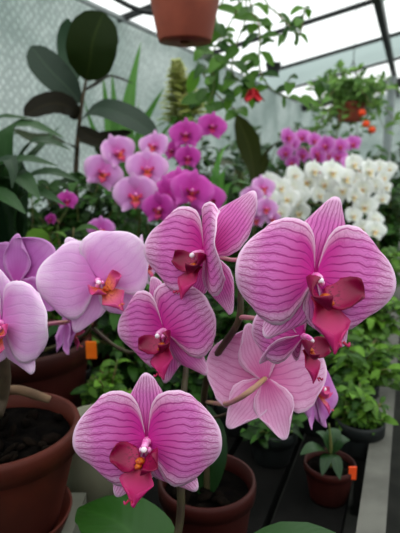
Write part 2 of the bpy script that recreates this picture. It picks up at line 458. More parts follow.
# ------------------------------------------------------------------ pots
def pot_mb(c, r, h, lip=.018, base=.72, t=.05, collar=True, open_=True):
    b = MB(); r2 = r * (1 - t * 1.5)
    if collar: prof = [(r * base * .2, .0), (r * base, 0), (r * base * 1.02, .004), (r * .925, h - lip * 1.2), (r * .93, h - lip), (r, h - lip), (r * 1.005, h - .004), (r * .985, h), (r2, h), (r2 * .985, h - lip), (r * base * .9, h * .1), (r * .1, h * .1)]
    else: prof = [(r * base * .2, 0), (r * base, 0), (r * .9, h * .55), (r, h * .97), (r * .985, h), (r2, h), (r2 * .9, h * .6), (r * .1, h * .2)]
    b.lathe(c, prof); return b
def soil_mb(c, r, z, chips=0, seed=0):
    b = MB(); rg = random.Random(seed); rows = []
    for i in range(9):
        rr = r * i / 8 + 1e-4
        rows.append([b.vert((c[0] + rr * math.cos(a), c[1] + rr * math.sin(a), c[2] + z + (rg.random() - .5) * .006 * (i < 8))) for a in (2 * math.pi * k / 28 for k in range(28))])
    b.grid(rows, 0, True)
    for _ in range(chips):
        a = rg.random() * 6.28; rr = r * .9 * rg.random() ** .5
        b.ball((c[0] + rr * math.cos(a), c[1] + rr * math.sin(a), c[2] + z + .003), .005 + .006 * rg.random(), .004 + .003 * rg.random(), .003, 1, 4, 6, Euler((rg.random(), rg.random(), rg.random() * 6)).to_matrix())
    return b
def put_pot(root, r, h, mat='terra', soil=.82, chips=14, seed=0, lip=.018, name='pot', base=.72):
    c = wloc(root)
    pot_mb(c, r, h, lip, base).obj(name, mat, root)
    if soil: soil_mb(c, r * (.9 - (1 - soil) * .25), h * soil, chips, seed).obj('potting_mix', ['soil', 'bark'], root)
def on_bench(px, py, d):
    p = P(px, py, d); return V((p.x, p.y, BZ))
def basal_leaves(root, h, n, L, seed, mat='leaf_orchid_d', W=.022, a0=0):
    rg = random.Random(seed); c = wloc(root) + V((0, 0, h))
    for k in range(n):
        a = a0 + k * math.pi + rg.uniform(-.5, .5) if n <= 4 else rg.random() * 6.28
        d = V((math.cos(a), math.sin(a), 0)); l = L * rg.uniform(.8, 1.1)
        b = MB(); b.blade([c, c + d * l * .4 + V((0, 0, l * .28)), c + d * l * .8 + V((0, 0, l * .25)), c + d * l + V((0, 0, l * .08))], W, STRAP, fold=.2, nv=6)
        b.obj('leaf', mat, root)
def spike(root, pts, r, fls, mat='stem', pm='pedicel', name='flower_spike', pr=.0016, back_k=.3):
    """stem through pts, a curved pedicel from each flower to the nearest point of it"""
    b = MB(); q, rr = smooth([V(p) for p in pts], r if hasattr(r, '__len__') else [r * (1 - .5 * i / (len(pts) - 1)) for i in range(len(pts))], 8)
    b.tube(q, rr, 8, 0, False)
    for f in fls:
        a, e = back(f, back_k)
        n = min(q, key=lambda p: (p - e).length)
        mid = e.lerp(n, .55) + V((0, 0, .003))
        b.tube([a, e, mid, n], [pr, pr, pr * 1.1, pr * 1.3], 7, 1)
    return b.obj(name, [mat, pm], root)

# ================================================================== SETTING
S0, S1, LW, LE = -1.6, 6.6, WALL_L, 3.5
b = MB(); b.gbox((S0, LW, -.1), (S1, LE, 0)); struct('floor', b, 'floor')
def wallgrid(name, p0, p1, z0, z1a, z1b, k=44):
    """sheet of bubble wrap with real thickness; bubbles are 2.8 cm"""
    b = MB(); L = (p1 - p0).length; n = (p1 - p0).normalized().cross(V((0, 0, 1))) * .02
    ids = []
    for off in (V((0, 0, 0)), n):
        ids.append([b.vert(q + off, (u * k * L, (q.z) * k)) for q, u in ((V((p0.x, p0.y, z0)), 0), (V((p1.x, p1.y, z0)), 1), (V((p1.x, p1.y, z1b)), 1), (V((p0.x, p0.y, z1a)), 0))])
    a, c = ids
    b.face(a); b.face(c[::-1])
    for i in range(4): j = (i + 1) % 4; b.face((a[i], c[i], c[j], a[j]))
    return struct(name, b, 'bubble')
wallgrid('wall_left', G(S1, LW, 0), G(S0, LW, 0), 0, roofz(LW), roofz(LW))
wallgrid('wall_right', G(S0, LE, 0), G(S1, LE, 0), 0, roofz(LE), roofz(LE))
def gable(name, s):
    b = MB(); pts = [(LW, 0), (LE, 0), (LE, roofz(LE)), (1.2, roofz(1.2)), (LW, roofz(LW))]
    a = [b.vert(G(s, l, z), (l * 44, z * 44)) for l, z in pts]; c = [b.vert(G(s + .02, l, z), (l * 44, z * 44)) for l, z in pts]
    b.face(a); b.face(c[::-1])
    for i in range(5): j = (i + 1) % 5; b.face((a[i], c[i], c[j], a[j]))
    struct(name, b, 'bubble')
gable('wall_back', S1); gable('wall_front', S0 - .02)
# roof sheets
bars = [-.9, .1, 1.0, 1.9, 2.75, 3.6, 4.45, 5.6]
edges = [S0] + bars + [S1]
b = MB()
for (l0, l1) in ((LW, 1.2), (1.2, LE)):
    for k, (s0, s1) in enumerate(zip(edges, edges[1:])):
        m = 1 if (k == 6 and l0 < 0) else 0
        c8 = [G(s0, l0, roofz(l0)), G(s1, l0, roofz(l0)), G(s1, l1, roofz(l1)), G(s0, l1, roofz(l1))]
        ids = [b.vert(p, (q[0], q[1])) for p, q in zip(c8, ((s0, l0), (s1, l0), (s1, l1), (s0, l1)))]
        b.face(ids, m)
struct('ceiling', b, ['pane', 'pane_grey'])
def bar(name, pa, pb, w, h, mat='dark'):
    b = MB(); d = (pb - pa).normalized(); sd = d.cross(V((0, 0, 1))).normalized() * w / 2; up = sd.cross(d).normalized() * h
    if up.z > 0: up = -up
    b.box8([pa - sd + up, pb - sd + up, pb + sd + up, pa + sd + up, pa - sd, pb - sd, pb + sd, pa + sd])
    return struct(name, b, mat)
tn = 1
for k, s in enumerate(bars):
    w = .022 if s < 5 else .08
    for l0, l1 in ((LW, 1.2), (1.2, LE)):
        bar('trim_%d' % tn, G(s, l0, roofz(l0) - .004), G(s, l1, roofz(l1) - .004), w, .02 if s < 5 else .08); tn += 1
for l, w, h in ((-.19, .032, .05), (1.2, .06, .1), (2.4, .05, .06)):
    bar('trim_%d' % tn, G(S0, l, roofz(l) - .034), G(S1, l, roofz(l) - .034), w, h); tn += 1
bar('trim_%d' % tn, G(S0, LW + .03, roofz(LW) - .01), G(S1, LW + .03, roofz(LW) - .01), .014, .014, 'post'); tn += 1
b = MB(); b.tube([G(4.55, -.19, 0), G(4.55, -.19, roofz(-.19) - .12)], .035, 16, 0, False)
struct('column_1', b, 'post', True)

# bench
SB0, SB1, LB1 = -.5, 3.9, -.0235
bench = thing('plant_bench', G(1.7, -.55, 0), 'long weathered slatted plant bench with a pale rim, carrying all the pots', 'bench')
b = MB(); l = WALL_L + .06; w = .075
while l < LB1 - .01:
    b.gbox((SB0, l, BZ - .025), (SB1, min(l + w, LB1 - .002), BZ)); l += w + .009
b.obj('slat_top', 'bench', bench, False)
b = MB(); b.gbox((SB0, LB1, BZ - .08), (SB1, .005, BZ + .03)); b.obj('rim', 'rim', bench, False)['label'] = 'pale grey front rim of the bench'
for s in (-.4, 1.7, 3.8):
    for l in (-1.0, -.07):
        b = MB(); b.gbox((s - .03, l - .03, 0), (s + .03, l + .03, BZ - .025)); b.obj('leg', 'bench', bench, False)
for l in (-1.0, -.07):
    b = MB(); b.gbox((SB0, l - .02, BZ - .085), (SB1, l + .02, BZ - .025)); b.obj('bearer', 'bench', bench, False)

# ================================================================== FOREGROUND ORCHIDS
# --- striped orchid in the small terracotta pot
p = P(207, 478, .51)
A = thing('potted_orchid', V((p.x, p.y, BZ)), 'veined pink orchid in the small terracotta pot, bearing the largest bloom', 'orchid', 'veined pink orchids')
hA = p.z - BZ
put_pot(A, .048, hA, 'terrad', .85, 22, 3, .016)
f1 = flower(A, 'striped', 315, 277, .300, 5, -4, 4, .092, (6, 4), (-3, 3), (77, -2), (-62, -124, 2), dsc=1.13, lipk=1.35, lipr=24, label='largest flower of the spike, facing the viewer')
f2 = flower(A, 'striped', 204, 254, .375, -54, 0, 6, .096, (30, 34), (14, 0), (54, -10), (-60, -128, -6), dsc=1.28, lipk=1.05, label='flower turned to the left, its right petal edge on')
f5 = flower(A, 'pale', 265, 379, .41, 172, -16, -4, .096, (4, 4), (16, 22), (68, -4), (-58, -112, -4), label='flower seen from behind')
f6 = flower(A, 'striped', 303, 336, .352, 48, -14, 0, .07, (-35, -45), (5, 5), (90, -30), (-60, -120, -30), lipk=1.25, label='half hidden flower turned to the right')
f7 = flower(A, 'lavd', 314, 388, .45, 64, 6, 10, .085, (16, 12), (-14, 10), (90, 0), (-56, -130, 10), lipk=.8, label='paler flower behind, turned to the right')
c = wloc(A)
spike(A, [c + V((0, 0, hA * .8)), P(206, 430, .50), P(204, 395, .47), P(214, 360, .43), P(238, 322, .40), P(242, 285, .40), P(258, 262, .385), P(290, 262, .345)], [.0034, .0032, .003, .003, .0028, .0025, .002, .0016], [f1, f2, f6], back_k=.25)
b = MB(); n0 = P(224, 404, .41)
b.tube([back(f5)[0], P(250, 391, .372), P(236, 400, .385), n0, P(207, 402, .47)], [.002, .0021, .002, .002, .0016], 8, 0)
b.obj('pedicel', ['pedicel'], A)
b = MB(); b.tube([back(f7)[0], P(300, 400, .45), P(262, 405, .46), P(206, 420, .495)], [.0016] * 4, 8, 0); b.obj('pedicel', ['stem'], A)
# swollen dark leaf bases
b = MB()
for px, w in ((196, .016), (214, .013)):
    b.blade([c + V((0, 0, hA * .85)), P(px, 455, .51), P(px - 2, 425, .52), P(px - 12, 402, .53)], w, STRAP, up=-FW, fold=.2)
b.obj('leaf', 'leaf_orchid_d', A)
b = MB(); rows = []
for z in (.008, .026):
    rr = .048 * (.735 + .19 * z / (hA - .018)) + .0012
    rows.append([b.vert((c.x + rr * math.cos(R(a)), c.y + rr * math.sin(R(a)), c.z + z)) for a in range(254, 283, 4)])
b.grid(rows); b.obj('plant_tag', 'tagr', A, True, .0006)['label'] = 'orange tag on the pot'

# --- second striped orchid, its pot below the picture
pB = P(150, 612, .365)
B = thing('potted_orchid', V((pB.x, pB.y, BZ)), 'veined pink orchid with the lowest open bloom, its pot below the view', 'orchid', 'veined pink orchids')
hB = pB.z - BZ
put_pot(B, .045, hB, 'terra', .85, 8, 5)
f3 = flower(B, 'striped', 165, 331, .405, -34, -10, -14, .094, (-2, 4), (14, 10), (96, -6), (-60, -116, 0), lipk=1.1, label='middle flower turned to the left')
f4 = flower(B, 'striped', 147, 441, .325, -5, -6, 0, .092, (4, 4), (2, -2), (90, 4), (-48, -118, 0), lipk=1.15, lipr=-18, label='lowest flower facing the viewer')
c = wloc(B)
spike(B, [c + V((0, 0, hB * .8)), P(178, 533, .375), P(181, 470, .375), P(183, 405, .41), P(186, 370, .43), P(188, 345, .445)], [.0034, .003, .003, .0028, .0024, .0018], [f3], back_k=.3)
b = MB(); b.tube([back(f4)[0], P(160, 448, .36), P(172, 470, .372), P(180, 490, .375)], [.0018] * 4, 8, 0); b.obj('pedicel', 'pedicel', B)
b = MB(); b.blade([c + V((0, 0, hB)), P(150, 560, .39), P(118, 522, .43), P(78, 508, .47)], .030, STRAP, up=V((.1, -.25, 1)), fold=.18, nu=14, nv=8); b.obj('leaf', 'leaf_orchid', B)
b = MB(); b.blade([c + V((0, 0, hB)), P(220, 585, .36), P(290, 540, .385), P(336, 533, .41)], .018, STRAP, up=V((0, -.2, 1)), fold=.15, nu=14, nv=8); b.obj('leaf', 'leaf_orchid', B)

# --- lavender orchid, big terracotta pot with saucer on a pale slab
p = P(0, 425, .467); SLAB = .05
hC = .098; zC = p.z - hC
Cn = thing('potted_orchid', V((p.x, p.y, zC)), 'lavender orchid in the nearest wide terracotta pot with saucer, cut off by the picture edge', 'orchid', 'lavender orchids')
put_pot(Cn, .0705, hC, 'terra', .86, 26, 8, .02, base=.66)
c = wloc(Cn)
b = MB(); b.tube([P(-6, 415, .46), P(0, 397, .47), P(4, 375, .455), P(2, 345, .44)], [.008, .0075, .006, .004], 10, 0)
b.obj('stem', 'wood_stem', Cn)
b = MB(); b.tube([P(-4, 392, .485), P(18, 390, .485), P(36, 395, .487), P(50, 400, .488)], [.005, .0046, .0046, .0036], 10, 0); b.obj('aerial_root', 'root', Cn)
g2 = flower(Cn, 'lav', 2, 323, .41, -16, -4, 0, .095, (14, 10), (2, 10), (96, 6), (-58, -120, 4), lipk=1.0, label='flower cut by the picture edge')
g3 = flower(Cn, 'lavd', 19, 282, .48, 160, 0, 10, .095, (4, 4), (26, 34), (100, 4), (-40, -140, 4), label='flower behind, turned away')
spike(Cn, [P(2, 350, .445), P(-4, 320, .46), P(-2, 290, .47)], .0028, [g2, g3], back_k=.25)
b = MB(); b.blade([c + V((-.01, .005, hC * .86)), c + V((-.06, -.02, hC * 1.6)), c + V((-.13, -.05, hC * 1.2))], .03, STRAP, nv=6); b.obj('leaf', 'leaf_orchid', Cn)
b = MB(); t0 = P(79, 411, .49); b.box((t0.x - .0065, t0.y - .001, t0.z - .03), (t0.x + .0045, t0.y + .001, t0.z + .009))
b.obj('plant_tag', 'tag', None, False)
tag(bpy.data.objects['plant_tag.001'] if 'plant_tag.001' in bpy.data.objects else bpy.data.objects['plant_tag'], None, None)
tg = [o for o in bpy.data.objects if o.name.startswith('plant_tag') and o.parent is None][0]
# saucer + slab
zs = zC - .006
b = MB(); b.lathe((p.x, p.y, zs), [(.001, 0), (.052, 0), (.0585, .016), (.059, .0175), (.0565, .0178), (.051, .006), (.001, .0058)])
tag(b.obj('plant_saucer', 'terra', root=None), 'round terracotta saucer under the nearest wide terracotta pot', 'saucer')
b = MB(); b.box((p.x - .16, p.y - .11, BZ), (p.x + .062, p.y + .05, zs))
tag(b.obj('stone_slab', 'slab', None, False), 'pale grey slab that the nearest terracotta pot and saucer stand on', 'slab')

# --- cream pot between
p = P(98, 440, .585)
D = thing('flower_pot', V((p.x, p.y, BZ)), 'plain cream glazed pot standing between the terracotta pots', 'pot')
pot_mb(wloc(D), .045, .12, collar=False, base=.62).obj('pot', 'cream', D)
soil_mb(wloc(D), .038, .095, 6, 4).obj('potting_mix', ['soil', 'bark'], D)
tg.parent = D; 
# --- big dark terracotta pot behind with another lavender orchid
p = P(28, 338, .75); hE = p.z - BZ
E = thing('potted_orchid', V((p.x, p.y, BZ)), 'lavender orchid in the dark terracotta pot directly behind the nearest one, bloom with orange lip', 'orchid', 'lavender orchids')
put_pot(E, .09, hE, 'terrad', .9, 20, 9, .028)
c = wloc(E)
h1 = flower(E, 'lav', 98, 281, .44, 10, 0, -32, .098, (8, 6), (12, 34), (94, -6), (-72, -146, -4), lipk=1.0, lipr=16, label='flower with an orange and pink lip facing the viewer')
h4 = flower(E, 'lavd', 68, 324, .58, 118, -10, 5, .085, (6, 6), (8, 8), (90, 4), (-50, -130, 4), label='flower half hidden below the front one')
h5 = flower(E, 'lav', 143, 262, .62, 75, 0, 0, .07, (20, 20), (8, 8), (90, 4), (-50, -130, 4), label='flower seen nearly edge on')
spike(E, [c + V((.01, 0, hE * .85)), P(60, 345, .72), P(84, 335, .64), P(100, 315, .56), P(112, 295, .52), P(132, 275, .6), P(146, 268, .655)], .003, [h1, h4, h5], back_k=.3)
b = MB(); b.tube([P(92, 327, .60), P(112, 344, .56), P(128, 352, .53), P(134, 352, .52)], [.0022, .002, .002, .0012], 8, 0); b.obj('side_shoot', 'stem', E)
basal_leaves(E, hE * .85, 2, .16, 4, a0=.6)
b = MB(); q = P(89, 350, .70)
b.box((q.x - .004, q.y - .001, q.z - .012), (q.x + .010, q.y + .001, q.z + .012)); b.obj('plant_tag', 'tag', E, False)['label'] = 'orange tag on the pot rim'

# --- tiny pot low on the right
p = P(330, 462, .63); hM = p.z - BZ
K = thing('potted_seedling', V((p.x, p.y, BZ)), 'tiny dark red pot with broad leaves and orange tag beside the bench rim', 'plant')
put_pot(K, .031, hM, 'terrad', .85, 6, 12, .01)
c = wloc(K) + V((0, 0, hM * .8))
b = MB(); b.tube([c, c + V((0, 0, .03)), c + V((-.004, 0, .06))], [.002, .002, .001], 6); b.obj('stem', 'stemg', K)
b = MB()
for e, w in ((P(300, 455, .61), .011), (P(350, 440, .63), .012), (P(316, 432, .63), .011), (P(340, 480, .595), .007), (P(322, 476, .595), .007), (P(336, 428, .65), .01)):
    s0 = c + V((0, 0, .02)); b.blade([s0, s0.lerp(e, .5) + V((0, 0, .01)), e], w, LEAF, nv=6)
b.obj('foliage', 'leaf_orchid_d', K)
b = MB(); q = P(352, 473, .607); b.box((q.x - .004, q.y - .001, q.z - .008), (q.x + .005, q.y + .001, q.z + .008)); b.obj('plant_tag', 'tagr', K, False)['label'] = 'orange red tag'

# ================================================================== BACKGROUND ORCHIDS
def bg_orchid(label, px, d, key, fls, potr=.05, poth=.1, leaf=True, extra=(), mat='stemg', group=None, seed=0):
    p0 = P(px, 200, d)
    r = thing('potted_orchid', V((p0.x, p0.y, BZ)), label, 'orchid', group)
    put_pot(r, potr, poth, 'terrad', .85, 0, seed)
    out = []
    for f in fls:
        out.append(flower(r, key, f[0], f[1], f[2], f[3], f[4], f[5] if len(f) > 5 else random.uniform(-12, 12), f[6] if len(f) > 6 else .085))
    q = sorted(out, key=lambda f: f[0].z)
    c = wloc(r) + V((0, 0, poth * .8)); lo = sum((f[0] for f in q), V((0, 0, 0))) / len(q)
    pts = [c, c.lerp(V((lo.x, lo.y + .05, q[0][0].z - .06)), .6), V((q[0][0].x, q[0][0].y + .035, q[0][0].z - .03))]
    for f in q[1:]:
        pts.append(f[0] + V((0, .035, -.008)))
    keep = pts[:3] + [a for i, a in enumerate(pts[3:]) if i % 2 == 0] if len(pts) > 7 else pts
    spike(r, keep, .0028, out, mat, 'pedicel', back_k=.35)
    if leaf: basal_leaves(r, poth * .85, 4, .13, seed + 20)
    return r
bg_orchid('pale pink orchid with five open blooms before the large-leaved rubber plant', 128, 1.08, 'pinkbg',
    [(117, 152, 1.06, 28, 6, -20, .082), (103, 172, 1.04, 26, 0, 18, .085), (147, 168, 1.0, 10, 2, 0, .085), (136, 194, .98, 2, -6, 0, .09), (155, 146, 1.06, -18, 12, 8, .07)], seed=1)
bg_orchid('deep magenta orchid with four blooms, highest of the pink ones left of centre', 192, 1.2, 'magbg',
    [(186, 134, 1.15, -4, 4, 0, .078), (212, 126, 1.16, 12, 2, 8, .07), (188, 157, 1.12, 0, -8, 5, .06), (173, 150, 1.18, -40, 0, 0, .055)], seed=2)
bg_orchid('magenta orchid with overlapping blooms just behind the left-turned veined flower', 185, 1.02, 'magbg',
    [(168, 196, .98, -30, 0, 0, .085), (192, 190, .96, 10, 0, 10, .085), (207, 200, 1.0, 25, -6, -8, .08), (160, 208, .96, -20, -10, 5, .07), (180, 182, 1.03, 0, 20, 0, .07)], seed=3)
bg_orchid('small pink orchid with blooms peeping out left of the white orchids', 262, 1.3, 'pinkbg',
    [(252, 196, 1.26, -10, 0, 0, .06), (262, 188, 1.28, 20, 10, 0, .07), (247, 212, 1.24, -15, -6, 0, .05), (266, 208, 1.24, 10, 0, 10, .06), (256, 219, 1.25, 5, -10, 0, .05), (272, 218, 1.26, 20, -6, 0, .045)], seed=4)
def scatter(x0, x1, y0, y1, n, d, sp, seed, azr=35):
    rg = random.Random(seed); out = []; tries = 0
    while len(out) < n and tries < 4000:
        tries += 1
        x, y = rg.uniform(x0, x1), rg.uniform(y0, y1)
        dm = sp * F / d * (.62 if tries < 2000 else .45)
        if all((x - o[0]) ** 2 + (y - o[1]) ** 2 > dm * dm for o in out):
            out.append((x, y, d + rg.uniform(-.05, .05), rg.uniform(-azr, azr), rg.uniform(-14, 14), rg.uniform(-15, 15), sp * rg.uniform(.88, 1.1)))
    return out
bg_orchid('white orchid leftmost of the white ones, beside the small pink orchid', 282, 1.45, 'white', scatter(268, 300, 178, 212, 8, 1.42, .068, 31), group='white orchids', seed=5)
bg_orchid('white orchid in the middle of the white ones, behind the largest veined bloom', 318, 1.5, 'white', scatter(290, 345, 168, 200, 11, 1.46, .072, 32), group='white orchids', seed=6)
bg_orchid('white orchid with the longest drooping spike, nearest the grey post', 362, 1.5, 'white', scatter(352, 375, 162, 232, 11, 1.45, .068, 33), group='white orchids', seed=7)
bg_orchid('white orchid with a thin short spike, directly in front of the grey post', 384, 1.62, 'white', scatter(378, 391, 166, 202, 5, 1.6, .05, 34), group='white orchids', seed=8)
bg_orchid('lilac orchid with blooms above the white ones, beside the hazy wall', 300, 1.75, 'lilac', scatter(285, 316, 132, 162, 8, 1.7, .062, 35), group='lilac orchids', seed=9)
bg_orchid('lilac orchid with blooms above the white ones, below the hanging basket', 338, 1.72, 'lilac', scatter(318, 353, 140, 164, 8, 1.68, .062, 36), group='lilac orchids', seed=10)
bg_orchid('pink orchid with one small bloom among bright leaves above the lavender flowers', 70, .98, 'magbg', [(67, 200, .95, 20, 0, 0, .04), (51, 219, .95, -20, 0, 0, .025)], .04, .08, False, seed=11)
bg_orchid('pink orchid with one bloom tucked low beside the five-bloomed pale orchid', 104, .92, 'lilac', [(101, 229, .9, 10, -10, 0, .05)], .04, .08, False, seed=12)

# ================================================================== FOLIAGE PLANTS
p = P(76, 165, 1.3)
Fi = thing('rubber_plant', V((p.x, p.y, BZ)), 'rubber plant with big oval dark leaves against the bubble wrap wall', 'plant')
put_pot(Fi, .08, .14, 'terrad', .88, 0, 3)
c = wloc(Fi)
b = MB(); b.tube([c + V((0, 0, .11)), P(76, 200, 1.3), P(77, 150, 1.3), P(81, 110, 1.3), P(87, 75, 1.29)], [.008, .007, .006, .005, .003], 8)
b.obj('stem', 'wood_stem', Fi)
def bigleaf(root, pts, W, up, mat, prof=OVAL, fold=.12, nv=8, name='leaf', wav=0):
    b = MB(); b.blade(pts, W, prof, up, fold, 0, 16, nv, None, wav); return b.obj(name, mat, root)
TC = -FW
bigleaf(Fi, [P(86, 80, 1.29), P(90, 62, 1.26), P(93, 40, 1.24), P(104, 12, 1.24)], .060, (.25, -1, .1), 'rubber')
bigleaf(Fi, [P(81, 102, 1.3), P(66, 86, 1.27), P(48, 68, 1.26), P(31, 46, 1.27)], .040, (-.1, -.8, .6), 'rubber_grey')
bigleaf(Fi, [P(79, 118, 1.3), P(68, 106, 1.26), P(48, 104, 1.23), P(24, 116, 1.2)], .034, (0, -.9, .5), 'rubber_b')
bigleaf(Fi, [P(80, 122, 1.3), P(98, 108, 1.24), P(130, 118, 1.2), P(158, 138, 1.18)], .036, (0, -.75, .8), 'rubber_grey')
bigleaf(Fi, [P(79, 126, 1.3), P(92, 138, 1.24), P(112, 138, 1.22), P(132, 132, 1.2)], .025, (0, -.8, .8), 'rubber_b')
bigleaf(Fi, [P(83, 92, 1.3), P(96, 84, 1.34), P(110, 76, 1.36), P(134, 84, 1.38)], .010, (0, -.5, .9), 'rubber_b')
bigleaf(Fi, [P(77, 80, 1.36), P(70, 60, 1.4), P(67, 40, 1.42), P(68, 18, 1.42)], .03, (.3, -1, 0), 'bushC')
bigleaf(Fi, [P(77, 150, 1.3), P(60, 140, 1.24), P(36, 140, 1.2), P(12, 130, 1.16)], .03, (0, -.6, .9), 'rubber')
bigleaf(Fi, [P(77, 140, 1.3), P(95, 142, 1.32), P(105, 150, 1.33), P(118, 166, 1.33)], .028, (0, -.7, .8), 'rubber')

def straps(label, px, d, leaves, mat, cat='plant', name='strap_leaf_plant', pot=(.06, .1), W=.016, prof=STRAP):
    p = P(px, 220, d); r = thing(name, V((p.x, p.y, BZ)), label, cat)
    put_pot(r, pot[0], pot[1], 'terrad', .88, 0, 5)
    c = wloc(r) + V((0, 0, pot[1] * .85))
    for lf in leaves:
        pts = [c] + [P(*q) for q in lf[0]]; w = lf[1] if len(lf) > 1 else W
        b = MB(); b.blade(pts, w, prof, lf[2] if len(lf) > 2 else V((0, -.5, 1)), .25, 0, 16, 6); b.obj('leaf', mat, r)
    return r
straps('dark strap-leaved plant with long arching leaves at the picture edge under the bubble wrap wall', 8, .95,
    [([(20, 175, .95), (36, 140, .92), (70, 150, .9)], .022), ([(5, 160, .9), (20, 124, .88), (64, 138, .86)], .024), ([(-10, 150, .9), (-4, 118, .9), (34, 120, .88)], .018),
     ([(20, 200, .9), (45, 172, .86), (80, 182, .84)], .022), ([(0, 190, .9), (16, 160, .85), (58, 166, .82)], .02), ([(16, 220, .9), (30, 190, .85), (66, 206, .8)], .018),
     ([(-12, 200, .88), (-14, 170, .85), (12, 160, .8), (12, 188, .78)], .024), ([(-20, 210, .85), (0, 195, .8), (26, 214, .76)], .024), ([(-6, 190, .9), (-10, 140, .92), (20, 134, .9)], .02),
     ([(6, 200, .9), (18, 176, .84), (40, 200, .78)], .026), ([(10, 180, .92), (30, 158, .94), (60, 126, .96)], .016)], 'strap')
straps('fresh green plant with thin upright blades behind the rubber plant', 124, 1.62,
    [([(126, 140, 1.6), (131, 90, 1.6), (141, 42, 1.58)], .030, TC), ([(112, 140, 1.6), (107, 110, 1.6), (103, 76, 1.58)], .026, TC), ([(140, 140, 1.6), (150, 112, 1.58), (164, 88, 1.55)], .026, TC),
     ([(128, 150, 1.6), (136, 122, 1.6), (139, 100, 1.6)], .012, TC), ([(118, 150, 1.6), (114, 100, 1.62), (112, 72, 1.62)], .024, TC), ([(100, 150, 1.6), (90, 120, 1.6), (84, 100, 1.58)], .016, TC),
     ([(150, 160, 1.6), (166, 130, 1.6), (178, 116, 1.55)], .014, TC)], 'drac', name='spiky_plant', prof=[(0, .5), (.2, .8), (.45, 1), (.7, .7), (.9, .28), (1, .02)])
straps('plant with one broad olive leaf standing up behind the small pink orchid', 250, 1.7,
    [([(254, 190, 1.7), (250, 150, 1.68), (236, 114, 1.62)], .038, TC), ([(262, 170, 1.7), (270, 150, 1.66), (282, 140, 1.6)], .02), ([(238, 175, 1.7), (226, 164, 1.66), (216, 166, 1.6)], .03)], 'olive', prof=[(0, .06), (.5, .1), (.58, .4), (.7, .9), (.82, 1), (.92, .7), (1, .05)], name='broad_leaf_plant')
straps('green strappy bromeliad with small arching leaves between the pink orchids', 216, 1.12,
    [([(214, 190, 1.1), (210, 165, 1.08), (200, 158, 1.05)], .01), ([(220, 190, 1.1), (226, 168, 1.08), (238, 165, 1.04)], .01), ([(216, 190, 1.1), (218, 160, 1.1), (216, 146, 1.08)], .009),
     ([(210, 200, 1.1), (200, 178, 1.06), (192, 172, 1.03)], .009), ([(224, 200, 1.1), (236, 182, 1.06), (246, 184, 1.0)], .009), ([(214, 190, 1.1), (222, 152, 1.12), (232, 142, 1.1)], .009)], 'drac', name='bromeliad', pot=(.042, .08))
# pale bract cone
p = P(186, 200, 1.7)
Co = thing('bract_plant', V((p.x, p.y, BZ)), 'plant with a pale yellow green cone of bracts below the hanging terracotta pot', 'plant')
put_pot(Co, .06, .1, 'terrad', .88, 0, 5)
c = wloc(Co)
b = MB(); b.tube([c + V((0, 0, .08)), P(186, 160, 1.7), P(184, 110, 1.7), P(176, 62, 1.7)], [.006, .006, .005, .003], 8); b.obj('stem', 'stemg', Co)
b = MB(); rg = random.Random(9)
for k in range(300):
    u = rg.random() ** .8; y = 128 - 66 * u; rad = (.085 * (1 - u) ** .8 + .014)
    a = rg.random() * 6.28; o0 = P(186 - 10 * u, y, 1.7)
    dv = V((math.cos(a), math.sin(a), .25)); L = rad * rg.uniform(.7, 1.1)
    b.blade([o0, o0 + dv * L * .6 + V((0, 0, .006)), o0 + dv * L], .016, LEAF, V((0, -.4, 1)), .2, 0, 4, 2)
b.obj('bract_cone', 'cone', Co)
b = MB()
for k in range(16):
    a = rg.random() * 6.28; o0 = P(186, rg.uniform(125, 185), 1.7); dv = V((math.cos(a), math.sin(a), .2)); L = rg.uniform(.08, .14)
    b.blade([o0, o0 + dv * L * .5 + V((0, 0, .03)), o0 + dv * L], .018, LEAF, fold=.2, nu=6)
b.obj('foliage', 'bushA', Co)

# generic leafy plants
def bush(label, px, d, top, width, mat, leaf=.03, n=220, name='leafy_plant', pot=(.034, .05), seed=0, zbase=None, lw=.42, shoots=14, droop=.3, floor=False, cat='plant', py=220):
    rg = random.Random(seed); p = P(px, py, d) if d > 1.3 else P(px, 266.5 + F * (CAM.z - BZ - d * math.sin(PITCH)) / math.cos(PITCH) / d, d)
    base = V((p.x, p.y, 0 if floor else BZ))
    r = thing(name, base, label, cat, 'leafy green plants around the orchids')
    put_pot(r, pot[0], pot[1], 'dark', .9, 0, seed)
    c = base + V((0, 0, pot[1] * .85)); H = P(px, top, d).z - c.z; w = width / F * d / 2
    st = MB(); fo = MB(); per = max(1, n // shoots)
    for k in range(shoots):
        a = rg.random() * 6.28; q = rg.random() ** .5 * w; hh = H * rg.uniform(.0, 1.0) ** .6 * (1 - .35 * (q / w) ** 2)
        tip = c + V((math.cos(a) * q, math.sin(a) * q * .8, hh))
        mid = c + V((math.cos(a) * q * .35, math.sin(a) * q * .3, hh * .6))
        pts, rr = smooth([c, mid, tip], [.0025, .002, .0012], 6); st.tube(pts, rr, 5, 0, False)
        for j in range(per):
            u = rg.uniform(.04, 1.0); i = min(int(u * (len(pts) - 1)), len(pts) - 2); o0 = pts[i].lerp(pts[i + 1], u * (len(pts) - 1) - i)
            b_ = rg.random() * 6.28; dv = V((math.cos(b_), math.sin(b_), rg.uniform(-.3, .7))).normalized(); L = leaf * rg.uniform(.65, 1.25)
            ps = [o0, o0 + dv * L * .55 + V((0, 0, L * .08)), o0 + dv * L - V((0, 0, L * droop * rg.random()))]
            for z_ in ps: z_.z = max(z_.z, base.z + .008)
            fo.blade(ps, L * lw * .5 * rg.uniform(.85, 1.2), LEAF, V((rg.uniform(-.5, .5), rg.uniform(-1, .1), .8)), .2, 0, 5, 2)
    st.obj('stems', 'stemg', r); fo.obj('foliage', mat, r)
    return r
bush('bright green bushy plant overhanging the bench rim, nearest of those along it', 356, .86, 318, 84, 'bushA', .026, 620, seed=1, shoots=34)
